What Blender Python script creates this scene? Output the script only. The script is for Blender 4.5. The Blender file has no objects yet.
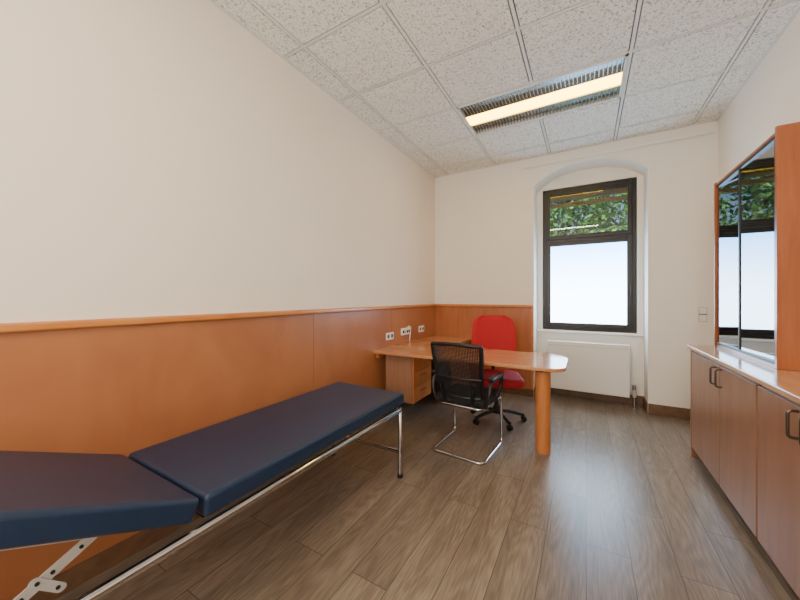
import bpy, bmesh, math, random
from mathutils import Vector, Matrix
random.seed(7)
S = bpy.context.scene
COL = S.collection

# ---------------------------------------------------------------- materials
def lin(c):
    return tuple(((x/255)/12.92 if x/255 <= 0.04045 else (((x/255)+0.055)/1.055)**2.4) for x in c) + (1,)
def newmat(name):
    m = bpy.data.materials.new(name); m.use_nodes = True
    nt = m.node_tree; b = nt.nodes['Principled BSDF']
    return m, nt, b
def simple(name, rgb, rough=0.5, metal=0.0, bump=0.0, bscale=200, spec=None, coat=0, vary=0.0):
    m, nt, b = newmat(name)
    b.inputs['Base Color'].default_value = lin(rgb)
    b.inputs['Roughness'].default_value = rough
    b.inputs['Metallic'].default_value = metal
    b.inputs['Coat Weight'].default_value = coat
    if spec is not None: b.inputs['Specular IOR Level'].default_value = spec
    tc = nt.nodes.new('ShaderNodeTexCoord')
    n = nt.nodes.new('ShaderNodeTexNoise'); n.inputs['Scale'].default_value = bscale; n.inputs['Detail'].default_value = 4
    nt.links.new(tc.outputs['Object'], n.inputs['Vector'])
    if bump:
        bp = nt.nodes.new('ShaderNodeBump'); bp.inputs['Strength'].default_value = bump; bp.inputs['Distance'].default_value = 0.003
        nt.links.new(n.outputs['Fac'], bp.inputs['Height']); nt.links.new(bp.outputs['Normal'], b.inputs['Normal'])
    if vary:
        n2 = nt.nodes.new('ShaderNodeTexNoise'); n2.inputs['Scale'].default_value = 1.7; n2.inputs['Detail'].default_value = 3
        nt.links.new(tc.outputs['Object'], n2.inputs['Vector'])
        r = nt.nodes.new('ShaderNodeValToRGB')
        r.color_ramp.elements[0].position = .3; r.color_ramp.elements[1].position = .7
        r.color_ramp.elements[0].color = lin(tuple(x*(1-vary) for x in rgb)); r.color_ramp.elements[1].color = lin(rgb)
        nt.links.new(n2.outputs['Fac'], r.inputs['Fac']); nt.links.new(r.outputs['Color'], b.inputs['Base Color'])
    return m
def wood(name, c1, c2, scale=(1, 1, 1), rough=0.35, coat=0.0, bump=0.05):
    m, nt, b = newmat(name)
    tc = nt.nodes.new('ShaderNodeTexCoord'); mp = nt.nodes.new('ShaderNodeMapping'); mp.inputs['Scale'].default_value = scale
    n = nt.nodes.new('ShaderNodeTexNoise'); n.inputs['Scale'].default_value = 6; n.inputs['Detail'].default_value = 6; n.inputs['Distortion'].default_value = .6
    r = nt.nodes.new('ShaderNodeValToRGB'); r.color_ramp.elements[0].position = .3; r.color_ramp.elements[1].position = .72
    r.color_ramp.elements[0].color = lin(c1); r.color_ramp.elements[1].color = lin(c2)
    L = nt.links.new
    L(tc.outputs['Object'], mp.inputs['Vector']); L(mp.outputs['Vector'], n.inputs['Vector']); L(n.outputs['Fac'], r.inputs['Fac'])
    L(r.outputs['Color'], b.inputs['Base Color'])
    bp = nt.nodes.new('ShaderNodeBump'); bp.inputs['Strength'].default_value = bump; bp.inputs['Distance'].default_value = .002
    L(n.outputs['Fac'], bp.inputs['Height']); L(bp.outputs['Normal'], b.inputs['Normal'])
    b.inputs['Roughness'].default_value = rough; b.inputs['Coat Weight'].default_value = coat
    return m
def emis(name, rgb, strength):
    m = bpy.data.materials.new(name); m.use_nodes = True; nt = m.node_tree; nt.nodes.clear()
    o = nt.nodes.new('ShaderNodeOutputMaterial'); e = nt.nodes.new('ShaderNodeEmission')
    e.inputs['Color'].default_value = lin(rgb); e.inputs['Strength'].default_value = strength
    nt.links.new(e.outputs[0], o.inputs[0]); return m

M_wallL = simple('plaster_cream', (243, 231, 213), .9, bump=.12, bscale=260, vary=.012)
M_wall = simple('plaster_white', (245, 240, 231), .9, bump=.12, bscale=260, vary=.012)
M_panel = wood('cherry_laminate', (162, 100, 64), (178, 116, 74), (3, .5, .35), .34, bump=.03)
M_panelB = wood('cherry_laminate_back', (168, 100, 60), (184, 114, 70), (3, 3, .35), .34, bump=.03)
M_rail = wood('cherry_solid', (192, 116, 56), (208, 136, 70), (3, .6, 3), .3, coat=.2)
M_desk = wood('desk_beech', (192, 128, 82), (210, 148, 100), (.6, 5, 3), .22, coat=.4)
M_deskleg = wood('desk_leg', (186, 112, 58), (202, 130, 72), (4, 4, .5), .3, coat=.2)
M_cab = wood('cabinet_laminate', (144, 104, 80), (160, 118, 92), (4, 3, .35), .32)
M_cabO = wood('cabinet_orange', (154, 84, 46), (172, 100, 56), (4, 4, .35), .3, coat=.2)
M_counter = wood('counter_top', (190, 142, 104), (206, 160, 122), (4, .5, 3), .2, coat=.4)
M_base = wood('baseboard_brown', (104, 76, 56), (124, 94, 70), (2, 2, 4), .4)
M_chrome = simple('chrome', (190, 190, 194), .1, 1.0)
M_steel = simple('painted_steel', (190, 188, 184), .35, .3)
M_white = simple('white_enamel', (240, 239, 235), .3)
M_plastic = simple('white_plastic', (242, 238, 228), .35)
M_black = simple('black_plastic', (16, 16, 20), .42)
M_mesh = simple('black_mesh', (10, 10, 14), .7)
M_fabric = simple('black_fabric', (16, 16, 22), .9, bump=.4, bscale=500)
M_red = simple('red_fabric', (178, 12, 32), .75, bump=.3, bscale=500)
M_vinyl = simple('navy_vinyl', (26, 44, 70), .34, bump=.3, bscale=340, spec=.4)
M_frame = simple('window_anthracite', (26, 23, 22), .35)
M_darkgap = simple('dark_gap', (18, 16, 15), .8)
M_gap = simple('tile_gap', (110, 108, 104), .9)
M_handle = simple('handle_nickel', (105, 98, 92), .3, .9)
M_tbar = simple('ceiling_tbar', (225, 224, 218), .5)
M_louver = simple('louver_aluminium', (165, 162, 155), .25, .9)
M_lamp = emis('lamp_warm', (255, 204, 70), 16)
M_lampfill = emis('lamp_fill_added', (255, 232, 200), 44)  # for the added fill fixture behind the camera
M_film = emis('frosted_film', (205, 228, 255), 16)
M_fillpane = emis('fill_pane_added', (255, 245, 232), 7.2)  # glow of the added rear fill window
M_bark = simple('bark', (80, 64, 48), .9, bump=1, bscale=20)
M_slat = simple('shutter_slat', (140, 105, 45), .5)

nt = M_film.node_tree
e = [n for n in nt.nodes if n.type == 'EMISSION'][0]
tc = nt.nodes.new('ShaderNodeTexCoord'); n = nt.nodes.new('ShaderNodeTexNoise'); n.inputs['Scale'].default_value = 1.1
sp = nt.nodes.new('ShaderNodeSeparateXYZ'); nt.links.new(tc.outputs['Object'], sp.inputs[0])
mr = nt.nodes.new('ShaderNodeMapRange'); mr.inputs['From Min'].default_value = 2.15; mr.inputs['From Max'].default_value = 1.2
nt.links.new(sp.outputs['Z'], mr.inputs['Value'])
ad = nt.nodes.new('ShaderNodeMath'); ad.operation = 'MULTIPLY_ADD'; ad.inputs[1].default_value = .5
nt.links.new(n.outputs['Fac'], ad.inputs[0]); nt.links.new(mr.outputs['Result'], ad.inputs[2])
r = nt.nodes.new('ShaderNodeValToRGB'); r.color_ramp.elements[0].position = .25; r.color_ramp.elements[1].position = 1.0
r.color_ramp.elements[0].color = lin((84, 156, 224)); r.color_ramp.elements[1].color = lin((205, 232, 255))
nt.links.new(tc.outputs['Object'], n.inputs['Vector']); nt.links.new(ad.outputs[0], r.inputs['Fac']); nt.links.new(r.outputs['Color'], e.inputs['Color'])

def glassmat(name, fac, tint, rough=0.0):
    m = bpy.data.materials.new(name); m.use_nodes = True; nt = m.node_tree; nt.nodes.clear()
    o = nt.nodes.new('ShaderNodeOutputMaterial'); mix = nt.nodes.new('ShaderNodeMixShader'); mix.inputs[0].default_value = fac
    t = nt.nodes.new('ShaderNodeBsdfTransparent'); t.inputs[0].default_value = lin(tint)
    g = nt.nodes.new('ShaderNodeBsdfGlossy'); g.inputs['Roughness'].default_value = rough; g.inputs[0].default_value = lin((235, 240, 245))
    nt.links.new(t.outputs[0], mix.inputs[1]); nt.links.new(g.outputs[0], mix.inputs[2]); nt.links.new(mix.outputs[0], o.inputs[0])
    return m
M_glass = glassmat('clear_glass', .05, (245, 250, 248))
M_cabglass = glassmat('cabinet_glass', .48, (120, 125, 127))

# floor planks
M_floor, nt, b = newmat('vinyl_planks')
L = nt.links.new; N = nt.nodes.new
tc = N('ShaderNodeTexCoord'); sep = N('ShaderNodeSeparateXYZ'); cmb = N('ShaderNodeCombineXYZ')
L(tc.outputs['Object'], sep.inputs[0]); L(sep.outputs['Y'], cmb.inputs['X']); L(sep.outputs['X'], cmb.inputs['Y'])
br = N('ShaderNodeTexBrick'); br.inputs['Scale'].default_value = 1; br.inputs['Brick Width'].default_value = 1.25; br.inputs['Row Height'].default_value = .2
br.inputs['Mortar Size'].default_value = .0018; br.inputs['Mortar Smooth'].default_value = .2; br.offset = .37
br.inputs['Color1'].default_value = (0, 0, 0, 1); br.inputs['Color2'].default_value = (1, 1, 1, 1); br.inputs['Mortar'].default_value = (.5, .5, .5, 1)
L(cmb.outputs[0], br.inputs['Vector'])
vm = N('ShaderNodeVectorMath'); vm.operation = 'MULTIPLY_ADD'; vm.inputs[1].default_value = (.6, 5, 1)
sc = N('ShaderNodeVectorMath'); sc.operation = 'SCALE'; sc.inputs['Scale'].default_value = 9
L(br.outputs['Color'], sc.inputs[0]); L(cmb.outputs[0], vm.inputs[0]); L(sc.outputs[0], vm.inputs[2])
g1 = N('ShaderNodeTexNoise'); g1.inputs['Scale'].default_value = 1.2; g1.inputs['Detail'].default_value = 1; g1.inputs['Distortion'].default_value = .2
L(vm.outputs[0], g1.inputs['Vector'])
rings = N('ShaderNodeMath'); rings.operation = 'MULTIPLY'; rings.inputs[1].default_value = 120
L(g1.outputs['Fac'], rings.inputs[0])
sn = N('ShaderNodeMath'); sn.operation = 'SINE'; L(rings.outputs[0], sn.inputs[0])
vm2 = N('ShaderNodeVectorMath'); vm2.operation = 'MULTIPLY'; vm2.inputs[1].default_value = (6, 75, 1); L(cmb.outputs[0], vm2.inputs[0])
g2 = N('ShaderNodeTexNoise'); g2.inputs['Scale'].default_value = 1.5; g2.inputs['Detail'].default_value = 8; L(vm2.outputs[0], g2.inputs['Vector'])
g3 = N('ShaderNodeTexNoise'); g3.inputs['Scale'].default_value = 1.8; g3.inputs['Detail'].default_value = 3; L(vm.outputs[0], g3.inputs['Vector'])
a1 = N('ShaderNodeMath'); a1.operation = 'MULTIPLY'; a1.inputs[1].default_value = .5; L(g2.outputs['Fac'], a1.inputs[0])
a2 = N('ShaderNodeMath'); a2.operation = 'MULTIPLY_ADD'; a2.inputs[1].default_value = .5; L(g3.outputs['Fac'], a2.inputs[0]); L(a1.outputs[0], a2.inputs[2])
m1 = N('ShaderNodeMath'); m1.operation = 'MULTIPLY_ADD'; m1.inputs[1].default_value = .045; L(sn.outputs[0], m1.inputs[0]); L(a2.outputs[0], m1.inputs[2])
m2 = N('ShaderNodeMath'); m2.operation = 'MULTIPLY_ADD'; m2.inputs[1].default_value = .07
sepc = N('ShaderNodeSeparateColor'); L(br.outputs['Color'], sepc.inputs[0]); L(sepc.outputs[0], m2.inputs[0]); L(m1.outputs[0], m2.inputs[2])
r = N('ShaderNodeValToRGB'); L(m2.outputs[0], r.inputs['Fac'])
r.color_ramp.elements[0].position = .3; r.color_ramp.elements[0].color = lin((88, 76, 65))
r.color_ramp.elements[1].position = .78; r.color_ramp.elements[1].color = lin((152, 139, 123))
el = r.color_ramp.elements.new(.53); el.color = lin((121, 107, 93))
mx = N('ShaderNodeMixRGB'); mx.inputs['Color2'].default_value = lin((60, 50, 42)); L(br.outputs['Fac'], mx.inputs['Fac']); L(r.outputs['Color'], mx.inputs['Color1'])
L(mx.outputs[0], b.inputs['Base Color'])
bp = N('ShaderNodeBump'); bp.inputs['Strength'].default_value = .05; bp.inputs['Distance'].default_value = .002
L(m1.outputs[0], bp.inputs['Height']); L(bp.outputs['Normal'], b.inputs['Normal'])
b.inputs['Roughness'].default_value = .31

# ceiling tile
M_tile, nt, b = newmat('mineral_fibre_tile')
L = nt.links.new; N = nt.nodes.new
tc = N('ShaderNodeTexCoord')
n1 = N('ShaderNodeTexNoise'); n1.inputs['Scale'].default_value = 75; n1.inputs['Detail'].default_value = 4; n1.inputs['Distortion'].default_value = 1.0
L(tc.outputs['Object'], n1.inputs['Vector'])
r = N('ShaderNodeValToRGB'); r.color_ramp.elements[0].position = .37; r.color_ramp.elements[0].color = lin((170, 167, 157))
r.color_ramp.elements[1].position = .48; r.color_ramp.elements[1].color = lin((242, 241, 234))
L(n1.outputs['Fac'], r.inputs['Fac']); L(r.outputs['Color'], b.inputs['Base Color'])
bp = N('ShaderNodeBump'); bp.inputs['Strength'].default_value = .5; bp.inputs['Distance'].default_value = .003
L(n1.outputs['Fac'], bp.inputs['Height']); L(bp.outputs['Normal'], b.inputs['Normal']); b.inputs['Roughness'].default_value = .95

# leaves
M_leaf, nt, b = newmat('leaves')
L = nt.links.new; N = nt.nodes.new
tc = N('ShaderNodeTexCoord'); n1 = N('ShaderNodeTexNoise'); n1.inputs['Scale'].default_value = 3.5; n1.inputs['Detail'].default_value = 6
L(tc.outputs['Object'], n1.inputs['Vector']); r = N('ShaderNodeValToRGB')
r.color_ramp.elements[0].position = .35; r.color_ramp.elements[0].color = lin((22, 52, 14)); r.color_ramp.elements[1].position = .65; r.color_ramp.elements[1].color = lin((90, 138, 40))
L(n1.outputs['Fac'], r.inputs['Fac']); L(r.outputs['Color'], b.inputs['Base Color']); b.inputs['Roughness'].default_value = .6
M_grass = simple('grass', (70, 110, 45), .9, bump=1, bscale=30)

# ---------------------------------------------------------------- helpers
def empty(name, loc=(0, 0, 0), rz=0):
    o = bpy.data.objects.new(name, None); o.location = loc; o.rotation_euler = (0, 0, rz); o.empty_display_size = .1
    COL.objects.link(o); return o
def finish(bm, name, mat, parent=None, smooth=False, bevel=0, seg=2):
    me = bpy.data.meshes.new(name)
    bmesh.ops.recalc_face_normals(bm, faces=bm.faces)
    bm.to_mesh(me); bm.free()
    if mat: me.materials.append(mat)
    o = bpy.data.objects.new(name, me); COL.objects.link(o)
    if parent: o.parent = parent
    if smooth or bevel:
        for p in me.polygons: p.use_smooth = True
        me.set_sharp_from_angle(angle=math.radians(40)) if not bevel else None
    if bevel:
        md = o.modifiers.new('bevel', 'BEVEL'); md.width = bevel; md.segments = seg; md.limit_method = 'ANGLE'
        w = o.modifiers.new('wn', 'WEIGHTED_NORMAL'); w.keep_sharp = True
    return o
def addbox(bm, lo, hi, mi=0, rot=None):
    vs = [bm.verts.new((x, y, z)) for x in (lo[0], hi[0]) for y in (lo[1], hi[1]) for z in (lo[2], hi[2])]
    for f in ((0, 1, 3, 2), (4, 6, 7, 5), (0, 4, 5, 1), (2, 3, 7, 6), (0, 2, 6, 4), (1, 5, 7, 3)):
        fc = bm.faces.new([vs[i] for i in f]); fc.material_index = mi
    return vs
def box(name, lo, hi, mat, parent=None, bevel=0, seg=2):
    bm = bmesh.new(); addbox(bm, lo, hi); return finish(bm, name, mat, parent, bevel=bevel, seg=seg)
def boxes(name, lst, mat, parent=None, bevel=0):
    bm = bmesh.new()
    for lo, hi in lst: addbox(bm, lo, hi)
    return finish(bm, name, mat, parent, bevel=bevel)
def prism(name, pts, z0, z1, mat, parent=None, bevel=0, seg=2, plane='xy'):
    bm = bmesh.new()
    def P(a, b_, c): return (a, b_, c) if plane == 'xy' else ((a, c, b_) if plane == 'xz' else (c, a, b_))
    lo = [bm.verts.new(P(x, y, z0)) for x, y in pts]; hi = [bm.verts.new(P(x, y, z1)) for x, y in pts]
    bm.faces.new(lo); bm.faces.new(list(reversed(hi))); k = len(pts)
    for i in range(k): bm.faces.new([lo[i], lo[(i+1) % k], hi[(i+1) % k], hi[i]])
    return finish(bm, name, mat, parent, bevel=bevel, seg=seg, smooth=True)
def fillet(pts, r, n=6, closed=False):
    pts = [Vector(p) for p in pts]; out = []; k = len(pts)
    for i, p in enumerate(pts):
        if not closed and (i == 0 or i == k-1): out.append(p); continue
        a = pts[i-1]; c = pts[(i+1) % k]; da = (a-p); dc = (c-p)
        rr = min(r, da.length*.49, dc.length*.49); A = p+da.normalized()*rr; C = p+dc.normalized()*rr
        for j in range(n+1):
            t = j/n; out.append(A*(1-t)**2+p*2*t*(1-t)+C*t*t)
    return out
def tube(name, pts, rad, mat, parent=None, r=0.05, closed=False, res=6, flat=None):
    P = fillet(pts, r, closed=closed) if r else [Vector(p) for p in pts]
    cu = bpy.data.curves.new(name, 'CURVE'); cu.dimensions = '3D'; sp = cu.splines.new('POLY'); sp.points.add(len(P)-1)
    for q, p in zip(sp.points, P): q.co = (p[0], p[1], p[2], 1)
    sp.use_cyclic_u = closed; cu.bevel_depth = rad; cu.bevel_resolution = res; cu.use_fill_caps = True
    tmp = bpy.data.objects.new(name+'_c', cu); COL.objects.link(tmp)
    dg = bpy.context.evaluated_depsgraph_get(); me = bpy.data.meshes.new_from_object(tmp.evaluated_get(dg))
    bpy.data.objects.remove(tmp); bpy.data.curves.remove(cu)
    me.name = name; me.materials.clear(); me.materials.append(mat)
    for p in me.polygons: p.use_smooth = True
    o = bpy.data.objects.new(name, me); COL.objects.link(o)
    if parent: o.parent = parent
    return o
def cyl(name, p0, p1, rad, mat, parent=None, rad2=None, seg=32, bevel=0):
    p0 = Vector(p0); p1 = Vector(p1); d = p1-p0; bm = bmesh.new()
    bmesh.ops.create_cone(bm, cap_ends=True, segments=seg, radius1=rad, radius2=rad if rad2 is None else rad2, depth=d.length)
    q = Vector((0, 0, 1)).rotation_difference(d); bm.transform(Matrix.Translation((p0+p1)/2) @ q.to_matrix().to_4x4())
    return finish(bm, name, mat, parent, smooth=True, bevel=bevel)
def rrect(x0, y0, x1, y1, r, n=8):
    if not isinstance(r, (list, tuple)): r = [r]*4
    out = []
    for (cx, cy, a0, rr) in ((x1-r[0], y0+r[0], -90, r[0]), (x1-r[1], y1-r[1], 0, r[1]), (x0+r[2], y1-r[2], 90, r[2]), (x0+r[3], y0+r[3], 180, r[3])):
        if rr < 1e-4: out.append((cx, cy)); continue
        for j in range(n+1):
            a = math.radians(a0+90*j/n); out.append((cx+rr*math.cos(a), cy+rr*math.sin(a)))
    return out

# ---------------------------------------------------------------- room
XL, XR, YB, YF, ZC = -2.087, 1.224, 4.69, -1.3, 3.26
box('floor', (XL-.2, YF-.2, -.1), (XR+.2, YB+.5, 0), M_floor)
box('wall_left', (XL-.2, YF-.2, 0), (XL, YB+.45, ZC+.2), M_wallL)
box('wall_right', (XR, YF-.2, 0), (XR+.2, YB+.45, ZC+.2), M_wall)
rw = (-1.6, .9, .95, 2.95)  # opening for the added fill window, out of view
boxes('wall_rear', [((XL, YF-.2, 0), (rw[0], YF, ZC+.2)), ((rw[1], YF-.2, 0), (XR, YF, ZC+.2)), ((rw[0], YF-.2, 0), (rw[1], YF, rw[2])), ((rw[0], YF-.2, rw[3]), (rw[1], YF, ZC+.2))], M_wall)
nx0, nx1, wy, wt = -.616, .623, 4.99, 5.14
wx0, wx1, wz0, wz1 = -.54, .553, .90, 2.88
zs, zcn = 2.93, 3.08
bm = bmesh.new()
addbox(bm, (XL, YB, 0), (nx0, wt, ZC+.2)); addbox(bm, (nx1, YB, 0), (XR, wt, ZC+.2))
K = 28
def arch(x):
    u = (x-(nx0+nx1)/2)/((nx1-nx0)/2)
    return zs-.06+(zcn-zs+.06)*(1-abs(u)**2.6)
for i in range(K):
    xa = nx0+(nx1-nx0)*i/K; xb = nx0+(nx1-nx0)*(i+1)/K
    za, zb = arch(xa), arch(xb)
    v = [bm.verts.new(p) for p in ((xa, YB, za), (xb, YB, zb), (xb, YB, ZC+.2), (xa, YB, ZC+.2), (xa, wt, za), (xb, wt, zb), (xb, wt, ZC+.2), (xa, wt, ZC+.2))]
    for f in ((0, 1, 2, 3), (4, 7, 6, 5), (0, 4, 5, 1), (3, 2, 6, 7)): bm.faces.new([v[j] for j in f])
addbox(bm, (nx0, wy, 0), (wx0, wt, 3.2)); addbox(bm, (wx1, wy, 0), (nx1, wt, 3.2))
addbox(bm, (wx0, wy, 0), (wx1, wt, wz0)); addbox(bm, (wx0, wy, wz1), (wx1, wt, 3.2))
finish(bm, 'wall_back', M_wall)

# ceiling: tiles + T-bars
gx = [XL, -1.86, -1.14, -.42, .30, 1.02, XR]
gy = [YF]+[4.355-.655*k for k in range(8, -1, -1)]+[YB]
gy = sorted(set(round(y, 4) for y in gy))
lum = [(-1.14, .30, 4.355-.655*2, 4.355-.655, M_lamp), (-1.14, .30, 4.355-.655*7, 4.355-.655*6, M_lampfill)]  # second fixture is an added fill light, out of view
bm = bmesh.new()
for i in range(len(gx)-1):
    for j in range(len(gy)-1):
        cx = (gx[i]+gx[i+1])/2; cy = (gy[j]+gy[j+1])/2
        if any(q[0] < cx < q[1] and q[2] < cy < q[3] for q in lum): continue
        addbox(bm, (gx[i]+.020, gy[j]+.020, ZC+.001), (gx[i+1]-.020, gy[j+1]-.020, ZC+.02))
addbox(bm, (XL, YF, ZC+.12), (XR, YB, ZC+.2), 1)
for x in gx[1:-1]:
    if x == -.42:
        segs = []; ys = YF
        for q in sorted(lum, key=lambda t: t[2]): segs.append((ys, q[2])); ys = q[3]
        segs.append((ys, YB))
    else: segs = [(YF, YB)]
    for a, c in segs:
        addbox(bm, (x-.011, a, ZC+.002), (x+.011, c, ZC+.016), 2); addbox(bm, (x-.03, a, ZC+.0205), (x+.03, c, ZC+.026), 3)
for y in gy[1:-1]:
    addbox(bm, (XL, y-.011, ZC+.0025), (XR, y+.011, ZC+.016), 2); addbox(bm, (XL, y-.03, ZC+.0205), (XR, y+.03, ZC+.026), 3)
addbox(bm, (XL, YF, ZC-.004), (XL+.022, YB, ZC+.005), 2); addbox(bm, (XR-.022, YF, ZC-.004), (XR, YB, ZC+.005), 2); addbox(bm, (XL, YB-.022, ZC-.004), (XR, YB, ZC+.005), 2)
c = finish(bm, 'ceiling', M_tile); c.data.materials.append(M_darkgap); c.data.materials.append(M_tbar); c.data.materials.append(M_gap)

# luminaires
for a, b_, c0, d, ml in lum:
    g = empty('recessed_ceiling_light', ((a+b_)/2, (c0+d)/2, ZC))
    w = (b_-a)/2-.014; h = (d-c0)/2-.014
    boxes('housing', [((-w, -h, .075), (w, h, .085)), ((-w, -h, -.006), (-w+.02, h, .075)), ((w-.02, -h, -.006), (w, h, .075)),
                      ((-w, -h, -.006), (w, -h+.02, .075)), ((-w, h-.02, -.006), (w, h, .075))], M_tbar, g)
    sl = []
    n = 44
    for k in range(1, n):
        x = -w+2*w*k/n
        sl.append(((x-.0035, -h+.02, .0), (x+.0035, -.098, .035))); sl.append(((x-.0035, .098, .0), (x+.0035, h-.02, .035)))
    boxes('louver_slats', sl, M_louver, g)
    boxes('reflector', [((-w+.02, -h+.02, .036), (w-.02, -.098, .045)), ((-w+.02, .098, .036), (w-.02, h-.02, .045)), ((-w+.02, -.108, -.004), (w-.02, -.098, .045)), ((-w+.02, .098, -.004), (w-.02, .108, .045))], M_louver, g)
    box('diffuser', (-w+.022, -.096, .006), (w-.022, .096, .03), ml, g)

# wainscot
t = .016
boxes('trim_wainscot_left', [((XL+.001, y0+.0015, .1), (XL+t, y1-.0015, 1.212)) for y0, y1 in ((YF+.01, -.55), (-.55, 2.05), (2.05, 3.35), (3.35, YB-.001))], M_panel, bevel=.001)
box('trim_wainscot_rail_left', (XL+.001, YF+.01, 1.212), (XL+.042, YB-.001, 1.252), M_rail, bevel=.012, seg=4)
box('trim_wainscot_back', (XL+.018, YB-t, .1), (nx0-.03, YB-.001, 1.212), M_panelB)
box('trim_wainscot_rail_back', (XL+.044, YB-.042, 1.212), (nx0-.005, YB-.001, 1.252), M_rail, bevel=.012, seg=4)
box('trim_wainscot_end', (nx0-.03, YB-.02, .1), (nx0-.005, YB-.001, 1.212), M_rail)
box('baseboard_left', (XL+.001, YF+.01, 0), (XL+.022, YB-.001, .1), M_base)
boxes('baseboard_back', [((XL+.024, YB-.022, .001), (nx0-.002, YB-.001, .1)), ((nx1+.002, YB-.016, .001), (XR-.003, YB-.001, .12)),
                         ((nx0+.002, wy-.016, .001), (nx1-.002, wy-.001, .12)), ((nx1-.016, YB+.002, .001), (nx1-.001, wy-.018, .12)), ((nx0+.001, YB+.002, .001), (nx0+.016, wy-.018, .12))], M_base, bevel=.003)
box('baseboard_right', (XR-.016, 3.66, .001), (XR-.001, YB-.024, .12), M_base)

# windows
g = empty('window_1', (0, wy+.02, 0))
f = .055
def ringboxes(x0, x1, z0, z1, w, y0, y1):
    return [((x0, y0, z0), (x0+w, y1, z1)), ((x1-w, y0, z0), (x1, y1, z1)), ((x0+w, y0, z0), (x1-w, y1, z0+w)), ((x0+w, y0, z1-w), (x1-w, y1, z1))]
boxes('frame', ringboxes(wx0+.002, wx1-.002, wz0+.002, wz1-.002, f, 0, .08)+[((wx0+f, 0, 2.12), (wx1-f, .08, 2.18))], M_frame, g, bevel=.003)
boxes('sash_lower', ringboxes(wx0+f-.012, wx1-f+.012, wz0+f-.012, 2.132, .06, -.018, .05), M_frame, g, bevel=.005)
boxes('sash_upper', ringboxes(wx0+f-.012, wx1-f+.012, 2.168, wz1-f+.012, .05, -.012, .05), M_frame, g, bevel=.005)
box('frosted_pane', (wx0+f+.04, .02, wz0+f+.04), (wx1-f-.04, .028, 2.08), M_film, g)
box('clear_pane', (wx0+f+.03, .02, 2.21), (wx1-f-.03, .026, wz1-f-.03), M_glass, g)
boxes('handle', [((wx1-.075, -.035, 1.45), (wx1-.05, -.018, 1.52)), ((wx1-.07, -.05, 1.38), (wx1-.055, -.035, 1.5))], M_frame, g, bevel=.003)
boxes('exterior_shutter_slats', [((wx0+.01, .16, 2.66), (wx1-.01, .2, 2.71)), ((wx0+.01, .16, 2.75), (wx1-.01, .2, 2.9))], M_slat, g)
box('window_sill', (nx0+.003, wy-.045, .865), (nx1-.003, wy-.001, .893), M_white, bevel=.006)
g = empty('added_fill_window', (0, YF-.12, 0))  # invented rear window, unseen, put in to brighten the room
boxes('frame', ringboxes(rw[0]+.002, rw[1]-.002, rw[2]+.002, rw[3]-.002, .07, 0, .08)+[((-.38, 0, rw[2]+.07), (-.32, .08, rw[3]-.07))], M_frame, g, bevel=.003)
boxes('frosted_pane', [((rw[0]+.07, .02, rw[2]+.07), (-.38, .03, rw[3]-.07)), ((-.32, .02, rw[2]+.07), (rw[1]-.07, .03, rw[3]-.07))], M_fillpane, g)  # glowing panes act as added fill light from behind the camera

# curtain rail
g = empty('curtain_rail', (0, YB, 3.13))
box('rail', (-.78, -.045, -.01), (1.19, -.025, .01), M_white, g, bevel=.003)
boxes('brackets', [((x-.01, -.026, -.008), (x+.01, -.001, .01)) for x in (-.7, .2, 1.1)], M_white, g)

# radiator
g = empty('radiator', (0, 4.84, 0))
box('front_panel', (-.46, -.065, .13), (.46, -.04, .77), M_white, g, bevel=.008)
box('front_inset_line', (-.44, -.0662, .715), (.44, -.0645, .719), M_steel, g)
box('rear_panel', (-.45, .04, .14), (.45, .06, .76), M_white, g, bevel=.006)
boxes('side_covers', [((-.462, -.042, .14), (-.452, .05, .768)), ((.452, -.042, .14), (.462, .05, .768))], M_white, g)
boxes('top_grille', [((-.45+.03*k, -.04, .758), (-.45+.03*k+.012, .042, .768)) for k in range(30)]+[((-.45, -.005, .75), (.45, .003, .757))], M_white, g)
boxes('wall_brackets', [((-.3, .055, .2), (-.27, .148, .7)), ((.27, .055, .2), (.3, .148, .7))], M_white, g)
tube('supply_pipe', [(.44, 0, .17), (.51, 0, .17), (.51, 0, .001)], .012, M_chrome, g, r=.02)
cyl('valve', (.51, 0, .13), (.51, 0, .22), .022, M_steel, g); cyl('valve_head', (.51, -.0, .22), (.51, 0, .28), .024, M_chrome, g, rad2=.02)

# sockets (left wall)
def socket(x, y, z, w, n):
    g = empty('wall_socket', (x, y, z), -math.pi/2)
    box('plate', (-w/2, 0.001, -.043), (w/2, .014, .043), M_plastic, g, bevel=.004)
    for k in range(n):
        cx = (-w/2+w/n*(k+.5))
        cyl('rim_%d' % (k+1), (cx, .0125, 0), (cx, .0145, 0), .028, M_steel, g)
        cyl('inset_%d' % (k+1), (cx, .0125, 0), (cx, .0152, 0), .024, M_gap, g)
        for s in (-.01, .01): cyl('pin_hole_%d_%s' % (k+1, 'a' if s < 0 else 'b'), (cx+s, .012, 0), (cx+s, .0158, 0), .004, M_darkgap, g, seg=12)
    return g
socket(XL+t, 3.30, .885, .165, 2); socket(XL+t, 4.16, .90, .165, 2)
g = empty('cable_outlet', (XL+t, 3.68, .91), -math.pi/2)
box('plate', (-.11, .001, -.045), (.11, .028, .045), M_plastic, g, bevel=.006)
boxes('ports', [((-.09+.05*k, .026, -.02), (-.055+.05*k, .03, .015)) for k in range(4)], M_darkgap, g)
tube('cable', [(.03, .03, -.01), (.05, .06, .04), (.0, .06, .07), (-.08, .05, .05), (-.1, .03, -.03), (-.1, .02, -.145)], .007, M_plastic, g, r=.03)
g = empty('light_switch', (1.10, YB, 1.17))
box('plate', (-.041, -.012, -.085), (.041, -.001, .085), M_plastic, g, bevel=.003)
box('surround', (-.034, -.0135, -.078), (.034, -.0115, .078), M_gap, g)
box('rocker_1', (-.031, -.018, .006), (.031, -.012, .075), M_white, g, bevel=.003)
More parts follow.
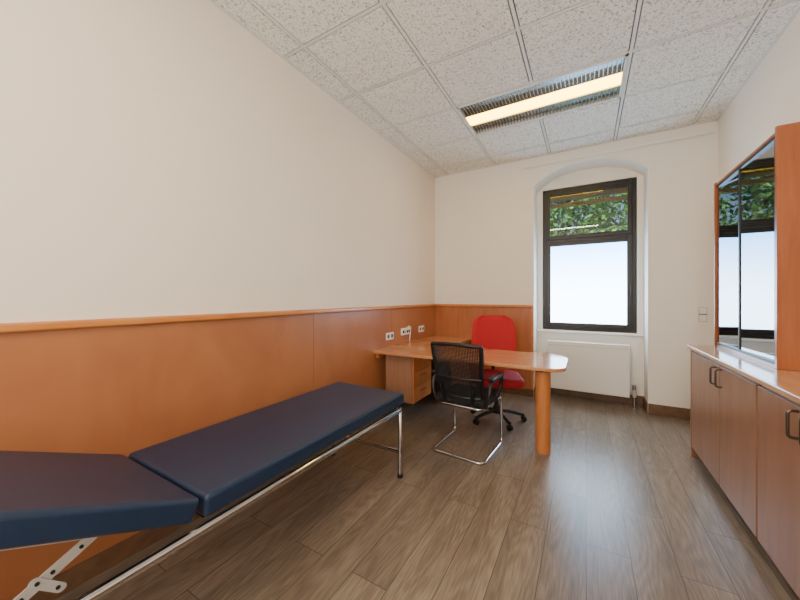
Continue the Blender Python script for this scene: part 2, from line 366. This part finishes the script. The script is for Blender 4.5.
box('rocker_2', (-.031, -.018, -.075), (.031, -.012, -.006), M_white, g, bevel=.003)

# ---------------------------------------------------------------- treatment couch
g = empty('examination_couch', (-1.55, 0, 0))
hw = .335; zt = .62; th = .085; Y0, Y1 = .66, 2.16
def pad(name, length, parent, mat):
    bm = bmesh.new(); addbox(bm, (-hw, 0, -th), (hw, length, 0))
    bmesh.ops.subdivide_edges(bm, edges=bm.edges, cuts=1, use_grid_fill=True)
    return finish(bm, name, mat, parent, bevel=.02, seg=5)
pad('main_pad', Y1-Y0, g, M_vinyl).location = (0, Y0, zt)
ha = math.radians(25)
hp = pad('head_pad', .60, g, M_vinyl); hp.location = (0, Y0-.008, zt)
hp.rotation_euler = (ha, 0, math.pi)
zr = .508; rx = hw-.0
tube('frame_rails', [(-rx, -.02, zr), (-rx, Y1-.04, zr), (rx, Y1-.04, zr), (rx, -.02, zr)], .018, M_chrome, g, r=.05, closed=True)
for nme, yy in (('far', 2.09), ('near', .12)):
    tube('leg_frame_%s' % nme, [(-.335, yy, .016), (-.335, yy, zr), (.335, yy, zr), (.335, yy, .016)], .018, M_chrome, g, r=.0)
    cyl('leg_crossbar_%s' % nme, (-.33, yy, .19), (.33, yy, .19), .014, M_chrome, g)
    for s, q in ((-1, 'a'), (1, 'b')): cyl('foot_%s_%s' % (nme, q), (.335*s, yy, 0), (.335*s, yy, .03), .021, M_black, g)
boxes('support_board', [((-.28, Y0+.02, zr+.005), (.28, Y1-.08, .535))], M_black, g)
def strap(name, p, q, w, x, mat, parent, holes=3):
    p = Vector(p); q = Vector(q); d = (q-p).normalized(); nrm = Vector((-d.y, d.x)) * w/2
    pts = [tuple(p+nrm)]
    for k in range(7):
        a = math.pi*k/6; c_ = p+nrm*math.cos(a)-d*w/2*math.sin(a); pts.append(tuple(c_))
    for k in range(7):
        a = math.pi*k/6; c_ = q-nrm*math.cos(a)+d*w/2*math.sin(a); pts.append(tuple(c_))
    prism(name, pts[1:], x, x+.004, mat, parent, plane='yz')
    for k in range(holes):
        c_ = p.lerp(q, .12+.8*k/max(1, holes-1)); cyl(name+'_rivet_%d' % k, (x-.002, c_.x, c_.y), (x+.008, c_.x, c_.y), .005, M_darkgap, parent, seg=14)
c, sn_ = math.cos(ha), math.sin(ha)
def hpnt(dist, off): return (Y0-dist*c-off*sn_, zt+dist*sn_-off*c)
for s, q in ((-1, 'wall'), (1, 'room')):
    x = .25*s
    strap('head_bracket_'+q, hpnt(.26, th+.016), hpnt(.5, th+.016), .03, x, M_steel, g, 4)
    strap('head_strut_'+q, hpnt(.27, th+.022), (.15, zr+.01), .03, x+.006, M_steel, g, 4)
    strap('head_strut_lower_'+q, (.30, zr+.03), (.25, zr+.08), .024, x+.012, M_steel, g, 2)
cyl('ratchet_bar', (-.3, .17, zr-.0), (.3, .17, zr-.0), .01, M_chrome, g)

# ---------------------------------------------------------------- desk
g = empty('desk', (0, 0, 0))
zd = .76
pts = list(rrect(XL+t+.003, 2.95, -.15, 3.72, [.13, .22, 0, 0], 10))
wingx = -1.47
pts = [p for p in pts if not (abs(p[0]-(XL+t+.003)) < 1e-6 and p[1] > 3.7)]
last = pts.pop()
pts += [(wingx+.12, 3.72), (wingx+.035, 3.755), (wingx, 3.84), (wingx, YB-t-.004), (XL+t+.003, YB-t-.004), last]
prism('top', pts, zd-.032, zd, M_desk, g, bevel=.006, seg=3)
cyl('leg_column', (-.33, 3.07, 0.0), (-.33, 3.07, zd-.033), .062, M_deskleg, g, seg=48)
cyl('leg_plate', (-.33, 3.07, zd-.045), (-.33, 3.07, zd-.033), .09, M_black, g)
box('wing_panel', (wingx-.06, 3.85, .0), (wingx-.035, YB-.04, zd-.033), M_deskleg, g, bevel=.002)
box('wall_cleat', (XL+.024, 3.0, zd-.09), (XL+.06, YB-.05, zd-.033), M_deskleg, g)
box('pedestal_body', (-1.97, 3.06, .2), (-1.63, 3.52, zd-.033), M_cab, g, bevel=.002)
boxes('pedestal_drawer_fronts', [((-1.628, 3.065, .205+.17*k), (-1.612, 3.515, .205+.17*k+.166)) for k in range(3)], M_deskleg, g, bevel=.002)
boxes('pedestal_handles', [((-1.612, 3.22, .31+.17*k), (-1.6, 3.36, .32+.17*k)) for k in range(3)], M_chrome, g)

# ---------------------------------------------------------------- black visitor chair (cantilever)
g = empty('mesh_back_cantilever_chair', (-.93, 2.84, 0), math.radians(-4))
W = .235
tube('sled_frame', [(-.21, .14, .43), (-W, .21, .43), (-W, .23, .013), (-W, -.27, .013), (W, -.27, .013), (W, .23, .013), (W, .21, .43), (.21, .14, .43), (.2, -.2, .42), (-.2, -.2, .42)], .0135, M_chrome, g, r=.06, closed=True)
def bw(v): return .185+.045*v-.03*max(0, v-.8)
def by(u, v): return -.205-.035*math.sin(v*math.pi*.5)*1-.085*v+.045*u*u
def bz(v): return .50+.455*v
bm = bmesh.new(); NU, NV = 34, 40; vs = {}
for i in range(NU+1):
    for j in range(NV+1):
        u = -1+2*i/NU; v = j/NV; vs[i, j] = bm.verts.new((u*bw(v)*.97, by(u, v), bz(v)))
for i in range(NU):
    for j in range(NV): bm.faces.new([vs[i, j], vs[i+1, j], vs[i+1, j+1], vs[i, j+1]])
o = finish(bm, 'back_mesh', M_mesh, g); md = o.modifiers.new('w', 'WIREFRAME'); md.thickness = .0092; md.use_even_offset = False
bp_ = []
for k in range(13): bp_.append((-bw(k/12), by(-1, k/12), bz(k/12)))
for k in range(1, 12): u = -1+2*k/12; bp_.append((u*bw(1), by(u, 1), bz(1)+.012*(1-u*u)))
for k in range(12, -1, -1): bp_.append((bw(k/12), by(1, k/12), bz(k/12)))
for k in range(11, 0, -1): u = -1+2*k/12; bp_.append((u*bw(0), by(u, 0), bz(0)))
tube('back_frame', bp_, .0165, M_black, g, r=.03, closed=True)
tube('lumbar_bar', [(u*bw(.38), by(u, .38)-.012, bz(.38)) for u in (-1, -.5, 0, .5, 1)], .012, M_black, g, r=0)
for s, q in ((-1, 'left'), (1, 'right')):
    tube('back_post_'+q, [(s*.12, -.08, .425), (s*.12, -.2, .43), (s*.13, -.245, .5), (s*.15, -.265, .62)], .014, M_black, g, r=.05)
    tube('armrest_'+q, [(s*.225, -.19, .44), (s*.26, -.2, .54), (s*.262, -.16, .655), (s*.262, .12, .655), (s*.255, .16, .58), (s*.225, .06, .44)], .017, M_black, g, r=.05)
    box('armrest_pad_'+q, (s*.262-.027, -.17, .66), (s*.262+.027, .13, .685), M_black, g, bevel=.01, seg=3)
prism('seat', rrect(-.235, -.22, .235, .235, .07), .435, .495, M_fabric, g, bevel=.022, seg=4)

# ---------------------------------------------------------------- red office chair
g = empty('red_office_chair', (-.86, 3.60, 0), math.radians(200))
for k in range(5):
    a = math.radians(90+72*k+20); d = Vector((math.cos(a), math.sin(a), 0))
    tube('base_arm_%d' % (k+1), [d*.03+Vector((0, 0, .11)), d*.16+Vector((0, 0, .10)), d*.29+Vector((0, 0, .072))], .018, M_black, g, r=.05)
    cp = d*.29; tn = Vector((-d.y, d.x, 0))
    for s, q in ((-1, 'a'), (1, 'b')):
        cc = cp+tn*s*.014+Vector((0, 0, .028)); cyl('caster_%d_%s' % (k+1, q), cc-tn*.009, cc+tn*.009, .027, M_black, g, seg=24)
    cyl('caster_stem_%d' % (k+1), cp+Vector((0, 0, .03)), cp+Vector((0, 0, .075)), .009, M_black, g, seg=16)
cyl('hub', (0, 0, .08), (0, 0, .16), .035, M_black, g); cyl('gas_column', (0, 0, .15), (0, 0, .40), .022, M_black, g)
box('mechanism', (-.09, -.12, .385), (.09, .1, .42), M_black, g, bevel=.01)
prism('seat', rrect(-.26, -.24, .26, .27, .1), .42, .51, M_red, g, bevel=.03, seg=5)
prism('seat_shell', rrect(-.235, -.225, .235, .235, .09), .408, .424, M_black, g)
bm = bmesh.new(); NU, NV = 20, 20
def bk(u, v, off):
    su = max(-1, min(1, u)); hwid = .225+.03*math.sin(v*math.pi)
    e_ = 1 if v < .8 else math.sqrt(max(0, 1-((v-.8)/.2)**2))*.42+.58
    e2 = 1 if v > .15 else math.sqrt(max(0, 1-((.15-v)/.15)**2))*.35+.65
    return (su*hwid*e_*e2, -.265-.09*v+.05*su*su*1+off, .55+.59*v+.0*su)
fr = {}; bk_ = {}
for i in range(NU+1):
    for j in range(NV+1):
        u = -1+2*i/NU; v = j/NV; ed = min(1, min(1-abs(u), 2*min(v, 1-v))*5)
        thk = .012+.022*math.sqrt(max(0, ed))
        fr[i, j] = bm.verts.new(bk(u, v, thk)); bk_[i, j] = bm.verts.new(bk(u, v, -thk))
for i in range(NU):
    for j in range(NV):
        bm.faces.new([fr[i, j], fr[i+1, j], fr[i+1, j+1], fr[i, j+1]]); bm.faces.new([bk_[i, j], bk_[i, j+1], bk_[i+1, j+1], bk_[i+1, j]])
for i in range(NU):
    bm.faces.new([fr[i, 0], bk_[i, 0], bk_[i+1, 0], fr[i+1, 0]]); bm.faces.new([fr[i, NV], fr[i+1, NV], bk_[i+1, NV], bk_[i, NV]])
for j in range(NV):
    bm.faces.new([fr[0, j], fr[0, j+1], bk_[0, j+1], bk_[0, j]]); bm.faces.new([fr[NU, j], bk_[NU, j], bk_[NU, j+1], fr[NU, j+1]])
finish(bm, 'backrest', M_red, g, smooth=True)
tube('back_bracket', [(0, -.1, .40), (0, -.32, .40), (0, -.35, .62), (0, -.35, .8)], .02, M_black, g, r=.06)

# ---------------------------------------------------------------- cabinets right
CX = .777; zc = .95; Ye = 3.65; Yn = .3
g = empty('base_cabinet', (0, 0, 0))
box('countertop', (CX-.025, Yn, zc-.032), (XR-.002, Ye, zc), M_counter, g, bevel=.006, seg=3)
box('carcass', (CX+.02, Yn+.02, .09), (XR-.004, Ye-.03, zc-.033), M_cabO, g)
box('end_panel_far', (CX-.002, Ye-.035, .0), (XR-.004, Ye-.008, zc-.033), M_cab, g)
box('toe_kick', (CX+.06, Yn+.02, 0), (CX+.075, Ye-.036, .09), M_darkgap, g)
dy = [3.61, 2.955, 2.40, 1.97, 1.54, 1.0, .46]
dr = []
for k in range(6): dr.append(((CX, dy[k+1]+.004, .085), (CX+.019, dy[k]-.004, zc-.055)))
dr[1] = ((CX, dy[2]+.016, .085), (CX+.019, dy[1]-.004, zc-.055))
boxes('doors', dr, M_cab, g, bevel=.002)
box('divider_gap', (CX+.012, dy[2]+.004, .085), (CX+.0205, dy[2]+.016, zc-.04), M_darkgap, g)
hy = [dy[1]+.05, dy[1]-.05, dy[3]+.05, dy[3]-.05, dy[5]+.05, dy[5]-.05]
for k, y in enumerate(hy):
    tube('handle_%d' % (k+1), [(CX+.002, y, .76), (CX-.032, y, .76), (CX-.032, y, .875), (CX+.002, y, .875)], .006, M_handle, g, r=.015)

g = empty('glass_wall_cabinet', (0, 0, 0))
UX = .937; z0, z1 = zc+.001, 2.31; ya, yb = 2.64, Ye-.005
box('near_side', (UX-.004, ya, z0), (XR-.003, ya+.025, z1+.02), M_cabO, g, bevel=.002)
box('far_side', (UX-.012, yb-.025, z0), (XR-.003, yb, z1), M_cabO, g, bevel=.002)
box('top', (UX, ya+.025, z1-.025), (XR-.003, yb-.025, z1-.005), M_cabO, g)
box('bottom', (UX, ya+.025, z0), (XR-.003, yb-.025, z0+.02), M_cabO, g)
box('back', (XR-.012, ya+.025, z0+.02), (XR-.003, yb-.025, z1-.03), M_cab, g)
for k in range(2): box('shelf_%d' % (k+1), (UX+.095, ya+.027, 1.38+.45*k), (XR-.013, yb-.027, 1.395+.45*k), M_cab, g)
ym = (ya+yb)/2+.03
def pane(name, y0, y1, ang, xo):
    L_ = y1-y0
    o = box(name, (-.0025, -L_, 0), (.0025, 0, z1-.045-z0-.035), M_cabglass, g)
    o.location = (UX+xo, y1, z0+.035); o.rotation_euler = (0, 0, ang)
pane('glass_near', ya+.03, ym, math.radians(1.5), .006)
pane('glass_far', ym-.01, yb-.028, math.radians(10), .006)
boxes('track', [((UX-.004, ya+.026, z0+.02), (UX+.028, yb-.026, z0+.036)), ((UX-.004, ya+.026, z1-.046), (UX+.028, yb-.026, z1-.026)),
                ((UX-.002, ym-.01, z0+.034), (UX+.012, ym+.006, z1-.044)), ((UX, ya+.026, z0+.034), (UX+.012, ya+.04, z1-.044)), ((UX+.008, yb-.04, z0+.034), (UX+.026, yb-.026, z1-.044))], M_black, g)

# ---------------------------------------------------------------- outside
box('ground', (-15, 5.4, -1.2), (15, 30, -1.1), M_grass)
def tree(x, y, h, R, n):
    g = empty('tree', (x, y, -1.1))
    cyl('trunk', (0, 0, 0), (0, 0, h*.6), .22, M_bark, g, rad2=.12)
    for k in range(6):
        a = k*1.05; tube('branch_%d' % k, [(0, 0, h*.35+.2*k), (math.cos(a)*R*.4, math.sin(a)*R*.4, h*.5+.2*k), (math.cos(a)*R*.8, math.sin(a)*R*.8, h*.6+.25*k)], .05, M_bark, g, r=.3)
    bm = bmesh.new()
    for k in range(n):
        while True:
            p = Vector((random.uniform(-1, 1), random.uniform(-1, 1), random.uniform(-1, 1)))
            if .25 < p.length < 1: break
        p = Vector((p.x*R, p.y*R, h*.62+p.z*h*.42)); s = random.uniform(.06, .13)
        a = Vector((random.gauss(0, 1), random.gauss(0, 1), random.gauss(0, 1))).normalized(); b2 = a.orthogonal().normalized()*.5
        bm.faces.new([bm.verts.new(p+a*s), bm.verts.new(p+b2*s), bm.verts.new(p-a*s), bm.verts.new(p-b2*s)])
    me = bpy.data.meshes.new('foliage'); bm.to_mesh(me); bm.free(); me.materials.append(M_leaf)
    o = bpy.data.objects.new('foliage', me); COL.objects.link(o); o.parent = g
tree(-1.8, 12, 8, 2.6, 6500); tree(1.9, 13, 8.5, 2.8, 6500); tree(.2, 17, 10, 3.5, 6000); tree(-4.8, 15, 9, 3, 5000); tree(5.5, 16, 9, 3, 5000)

# sky
w = bpy.data.worlds.new('sky'); S.world = w; w.use_nodes = True
bg = w.node_tree.nodes['Background']; sky = w.node_tree.nodes.new('ShaderNodeTexSky')
sky.sky_type = 'HOSEK_WILKIE'; sky.turbidity = 4; sky.sun_direction = Vector((-.5, -.6, .8)).normalized()
w.node_tree.links.new(sky.outputs[0], bg.inputs[0]); bg.inputs[1].default_value = 5
sun = bpy.data.lights.new('sun', 'SUN'); sun.energy = 16; sun.angle = .02; so = bpy.data.objects.new('sun', sun); COL.objects.link(so)
so.rotation_euler = Vector((-.5, -.6, .8)).normalized().to_track_quat('Z', 'Y').to_euler()

# camera
cd = bpy.data.cameras.new('camera'); cam = bpy.data.objects.new('camera', cd); COL.objects.link(cam)
cd.sensor_width = 36; cd.lens = 36*320/800; cd.shift_y = -3/800; cd.clip_start = .02
cam.location = (0, 0, 1.36); cam.rotation_euler = (math.pi/2, 0, math.radians(30.2))
S.camera = cam
